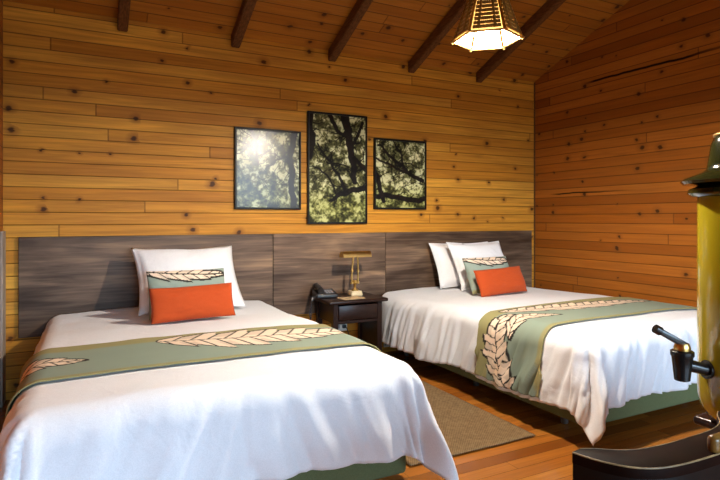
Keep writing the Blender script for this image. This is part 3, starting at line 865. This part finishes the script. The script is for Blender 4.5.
# ------------------------------------------------------------------ urn on its table, chair in front
def urn():
    ux, uy, uz = 1.937, Y(0.985), 0.585
    root = empty('drinks_urn', (ux, uy, uz))
    tag(root, 'tall mustard yellow enamel drinks urn with dark green lid and black tap', 'urn')
    R = 0.163
    bm = bmesh.new()
    lathe(bm, [(0.082, 0.0), (0.110, 0.004), (0.140, 0.022), (0.154, 0.048), (0.161, 0.08), (R, 0.12), (R, 0.40), (R, 0.742), (R-0.004, 0.748)], 72)
    mesh_obj('urn_body', bm, m_urn, root)
    bm = bmesh.new()
    lathe(bm, [(R-0.01, 0.738), (R+0.020, 0.742), (R+0.030, 0.752), (R+0.026, 0.766), (R+0.006, 0.774), (R+0.000, 0.778)], 72)
    mesh_obj('rim_ring', bm, m_urnlid, root)
    bm = bmesh.new()
    lathe(bm, [(R+0.004, 0.779), (R+0.042, 0.783), (R+0.050, 0.792), (R+0.040, 0.802), (R-0.012, 0.822), (0.138, 0.832), (0.134, 0.850), (0.124, 0.915), (0.112, 0.945), (0.085, 0.962), (0.03, 0.97)], 72)
    lid = mesh_obj('lid', bm, m_urnlid, root)
    bm = bmesh.new(); lathe(bm, [(0.014, 0.966), (0.012, 0.985), (0.028, 0.995), (0.03, 1.01), (0.02, 1.022), (0.004, 1.026)], 28); mesh_obj('lid_knob', bm, m_black, lid)
    bm = bmesh.new(); lathe(bm, [(0.113, 0.940), (0.1175, 0.943), (0.1165, 0.948), (0.108, 0.950)], 60); mesh_obj('lid_band', bm, m_brass, lid)
    # tap: points to the left of the picture
    M = Matrix.Rotation(PI-R_(24), 4, 'Z')
    tz = 0.196
    def tr(bm):
        for v in bm.verts: v.co = M @ v.co
        return bm
    cx = R+0.084
    bm = bmesh.new()
    tube(bm, [(R-0.004, 0, tz-0.014), (R+0.02, 0, tz-0.010), (cx, 0, tz+0.006)], [0.022, 0.019, 0.020], 18)
    tube(bm, [(R-0.004, 0, tz-0.014), (R+0.006, 0, tz-0.013)], 0.030, 20)
    lathe(bm, [(0.019, tz-0.048), (0.023, tz-0.046), (0.027, tz-0.010), (0.031, tz+0.028), (0.0345, tz+0.034), (0.0345, tz+0.046), (0.028, tz+0.050)], 28, (cx, 0, 0))
    tap = mesh_obj('tap', tr(bm), m_tap, root)
    bm = bmesh.new(); lathe(bm, [(0.024, tz+0.049), (0.0245, tz+0.056), (0.0245, tz+0.060), (0.020, tz+0.072)], 24, (cx, 0, 0)); mesh_obj('tap_collar', tr(bm), m_brass, tap)
    bm = bmesh.new()
    box(bm, -0.058, 0.058, -0.011, 0.011, -0.010, 0.010, 0.005, 2)
    tube(bm, [(0.044, 0, 0.0), (0.064, 0, 0.0)], 0.0145, 14)
    L = Matrix.Translation((cx+0.034, 0, tz+0.089)) @ Matrix.Rotation(R_(-29), 4, 'Y')
    for v in bm.verts: v.co = L @ v.co
    mesh_obj('tap_lever', tr(bm), m_tap, tap)
    # table under the urn
    tb = empty('side_table', (2.262, Y(0.95), 0))
    tag(tb, 'dark lacquered side table under the mustard urn at the right edge', 'table')
    hx, hy = 0.42, 0.185
    bm = bmesh.new(); box(bm, -hx, hx, -hy, hy, 0.555, 0.585, 0.012, 3); mesh_obj('table_top', bm, m_dark, tb)
    bm = bmesh.new(); box(bm, -hx+0.05, hx-0.05, -hy+0.03, hy-0.03, 0.06, 0.555, 0.004, 1); mesh_obj('cabinet_body', bm, m_dark, tb)
    for sx in (-1, 1):
        for sy in (-1, 1):
            bm = bmesh.new(); box(bm, sx*(hx-0.08)-0.02, sx*(hx-0.08)+0.02, sy*(hy-0.06)-0.02, sy*(hy-0.06)+0.02, 0, 0.06); mesh_obj('leg', bm, m_dark, tb, smooth=False)
urn()

def chair():
    cx, cy = 1.27, Y(1.005)
    root = empty('tub_chair', (cx, cy, 0))
    tag(root, 'dark lacquered tub chair with curved top rail, its back to the viewer', 'chair')
    zt = HC-0.522
    near = [(0.0, 0.714), (0.08, 0.7145), (0.15, 0.719), (0.205, 0.731), (0.245, 0.757), (0.272, 0.795), (0.288, 0.832), (0.297, 0.868)]
    far = [(0.0, 0.803), (0.07, 0.804), (0.12, 0.808), (0.158, 0.816), (0.185, 0.826), (0.207, 0.840), (0.228, 0.858), (0.262, 0.874)]
    near = [(-d, y) for d, y in near[::-1]]+near[1:]
    far = [(-d, y) for d, y in far[::-1]]+far[1:]
    def sm(pl):
        for _ in range(3):
            q = [pl[0]]
            for a, b in zip(pl, pl[1:]):
                q += [(a[0]*0.75+b[0]*0.25, a[1]*0.75+b[1]*0.25), (a[0]*0.25+b[0]*0.75, a[1]*0.25+b[1]*0.75)]
            pl = q+[pl[-1]]
        return [Vector((x, Y(y)-cy, 0)) for x, y in pl]
    near, far = sm(near), sm(far)
    def sweep(secs):
        bm = bmesh.new(); rings = [[bm.verts.new(p) for p in sec] for sec in secs]
        n = len(rings[0])
        for A, B in zip(rings, rings[1:]):
            for j in range(n): bm.faces.new((A[j], A[(j+1) % n], B[(j+1) % n], B[j]))
        bm.faces.new(rings[0]); bm.faces.new(rings[-1][::-1])
        return bm
    def up(p, z): return Vector((p.x, p.y, z))
    secs = []
    for a, b in zip(near, far):
        d = (b-a).normalized()
        secs.append([up(a, zt-0.024), up(a, zt-0.005), up(a+d*0.0015, zt-0.0015), up(a+d*0.005, zt), up(b-d*0.005, zt), up(b-d*0.0015, zt-0.0015), up(b, zt-0.005), up(b, zt-0.024)])
    mesh_obj('top_rail', sweep(secs), m_chair, root, angle=60)
    bm = bmesh.new(); tube(bm, [up(a+(b-a).normalized()*0.002, zt-0.0015) for a, b in zip(near, far)], 0.0020, 8)  # thin bright strips added to imitate highlights on the bevelled rail edges
    mesh_obj('edge_glint', bm, m_edgeglint, root)
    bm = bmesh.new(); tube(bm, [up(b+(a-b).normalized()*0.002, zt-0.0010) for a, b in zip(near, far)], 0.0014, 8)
    mesh_obj('edge_glint', bm, m_edgeglint, root)
    secs = []
    for a, b in zip(near, far):
        d = (b-a).normalized()
        secs.append([up(a+d*0.002, 0.30), up(a+d*0.002, zt-0.024), up(a+d*0.022, zt-0.024), up(a+d*0.022, 0.30)])
    mesh_obj('back_shell', sweep(secs), m_black, root, angle=30)
    bm = bmesh.new()
    lathe(bm, [(0.10, 0.34), (0.20, 0.34), (0.23, 0.36), (0.235, 0.39), (0.22, 0.41), (0.10, 0.415)], 40)
    for v in bm.verts: v.co.x *= 1.05; v.co.y = v.co.y*0.95+0.02
    mesh_obj('seat', bm, m_dark, root)
    for sx in (-1, 1):
        for sy in (-1, 1):
            bm = bmesh.new(); tube(bm, [(sx*0.19, sy*0.14, 0), (sx*0.17, sy*0.125, 0.345)], [0.014, 0.02], 12); mesh_obj('leg', bm, m_dark, root)
    bm = bmesh.new()
    box(bm, -0.042, 0.052, -0.013, 0.013, -0.002, 0.040, 0.0125, 4)
    for v in bm.verts: v.co += Vector((1.290-cx, Y(0.727)-cy, zt-0.003))
    h = mesh_obj('grip', bm, m_amber, root); h['label'] = 'amber wooden grip on the rail'
chair()

# ------------------------------------------------------------------ light
W = bpy.data.worlds.new('overcast sky'); S.world = W; W.use_nodes = True
nt = W.node_tree; bg = nt.nodes['Background']
tc = nt.nodes.new('ShaderNodeTexCoord'); sp = nt.nodes.new('ShaderNodeSeparateXYZ'); nt.links.new(tc.outputs['Generated'], sp.inputs[0])
rp = nt.nodes.new('ShaderNodeValToRGB'); nt.links.new(sp.outputs[2], rp.inputs[0])
rp.color_ramp.elements[0].position = 0.0; rp.color_ramp.elements[0].color = (0.13, 0.14, 0.12, 1)
rp.color_ramp.elements[1].position = 0.03; rp.color_ramp.elements[1].color = (0.53, 0.77, 1.0, 1)
nt.links.new(rp.outputs[0], bg.inputs[0]); bg.inputs[1].default_value = 14.0
for w in WIN:
    l = bpy.data.lights.new('window_daylight', 'AREA'); l.shape = 'RECTANGLE'; l.size = w[1]-w[0]; l.size_y = w[3]-w[2]
    l.cycles.is_portal = True
    o = bpy.data.objects.new('window_daylight', l); link(o)
    o.location = ((w[0]+w[1])/2, YF-0.10, (w[2]+w[3])/2); o.rotation_euler = (R_(90), 0, 0)   # faces +y, into the room

# ------------------------------------------------------------------ camera
cam = bpy.data.cameras.new('camera'); co = bpy.data.objects.new('camera', cam); link(co)
cam.sensor_width = 36; cam.lens = 36*542/720
cam.shift_y = -21/720
cam.clip_start = 0.02
co.location = (0, -D, HC); co.rotation_euler = (R_(90), 0, -math.atan(0.507))
S.camera = co
vs_ = S.view_settings
S.display_settings.display_device = 'sRGB'
vs_.view_transform = 'Standard'; vs_.look = 'None'; vs_.gamma = 1; vs_.use_curve_mapping = False
vs_.exposure = 0.52
S.cycles.use_denoising = True
S.cycles.max_bounces = 10; S.cycles.diffuse_bounces = 6
S.cycles.sample_clamp_indirect = 8.0
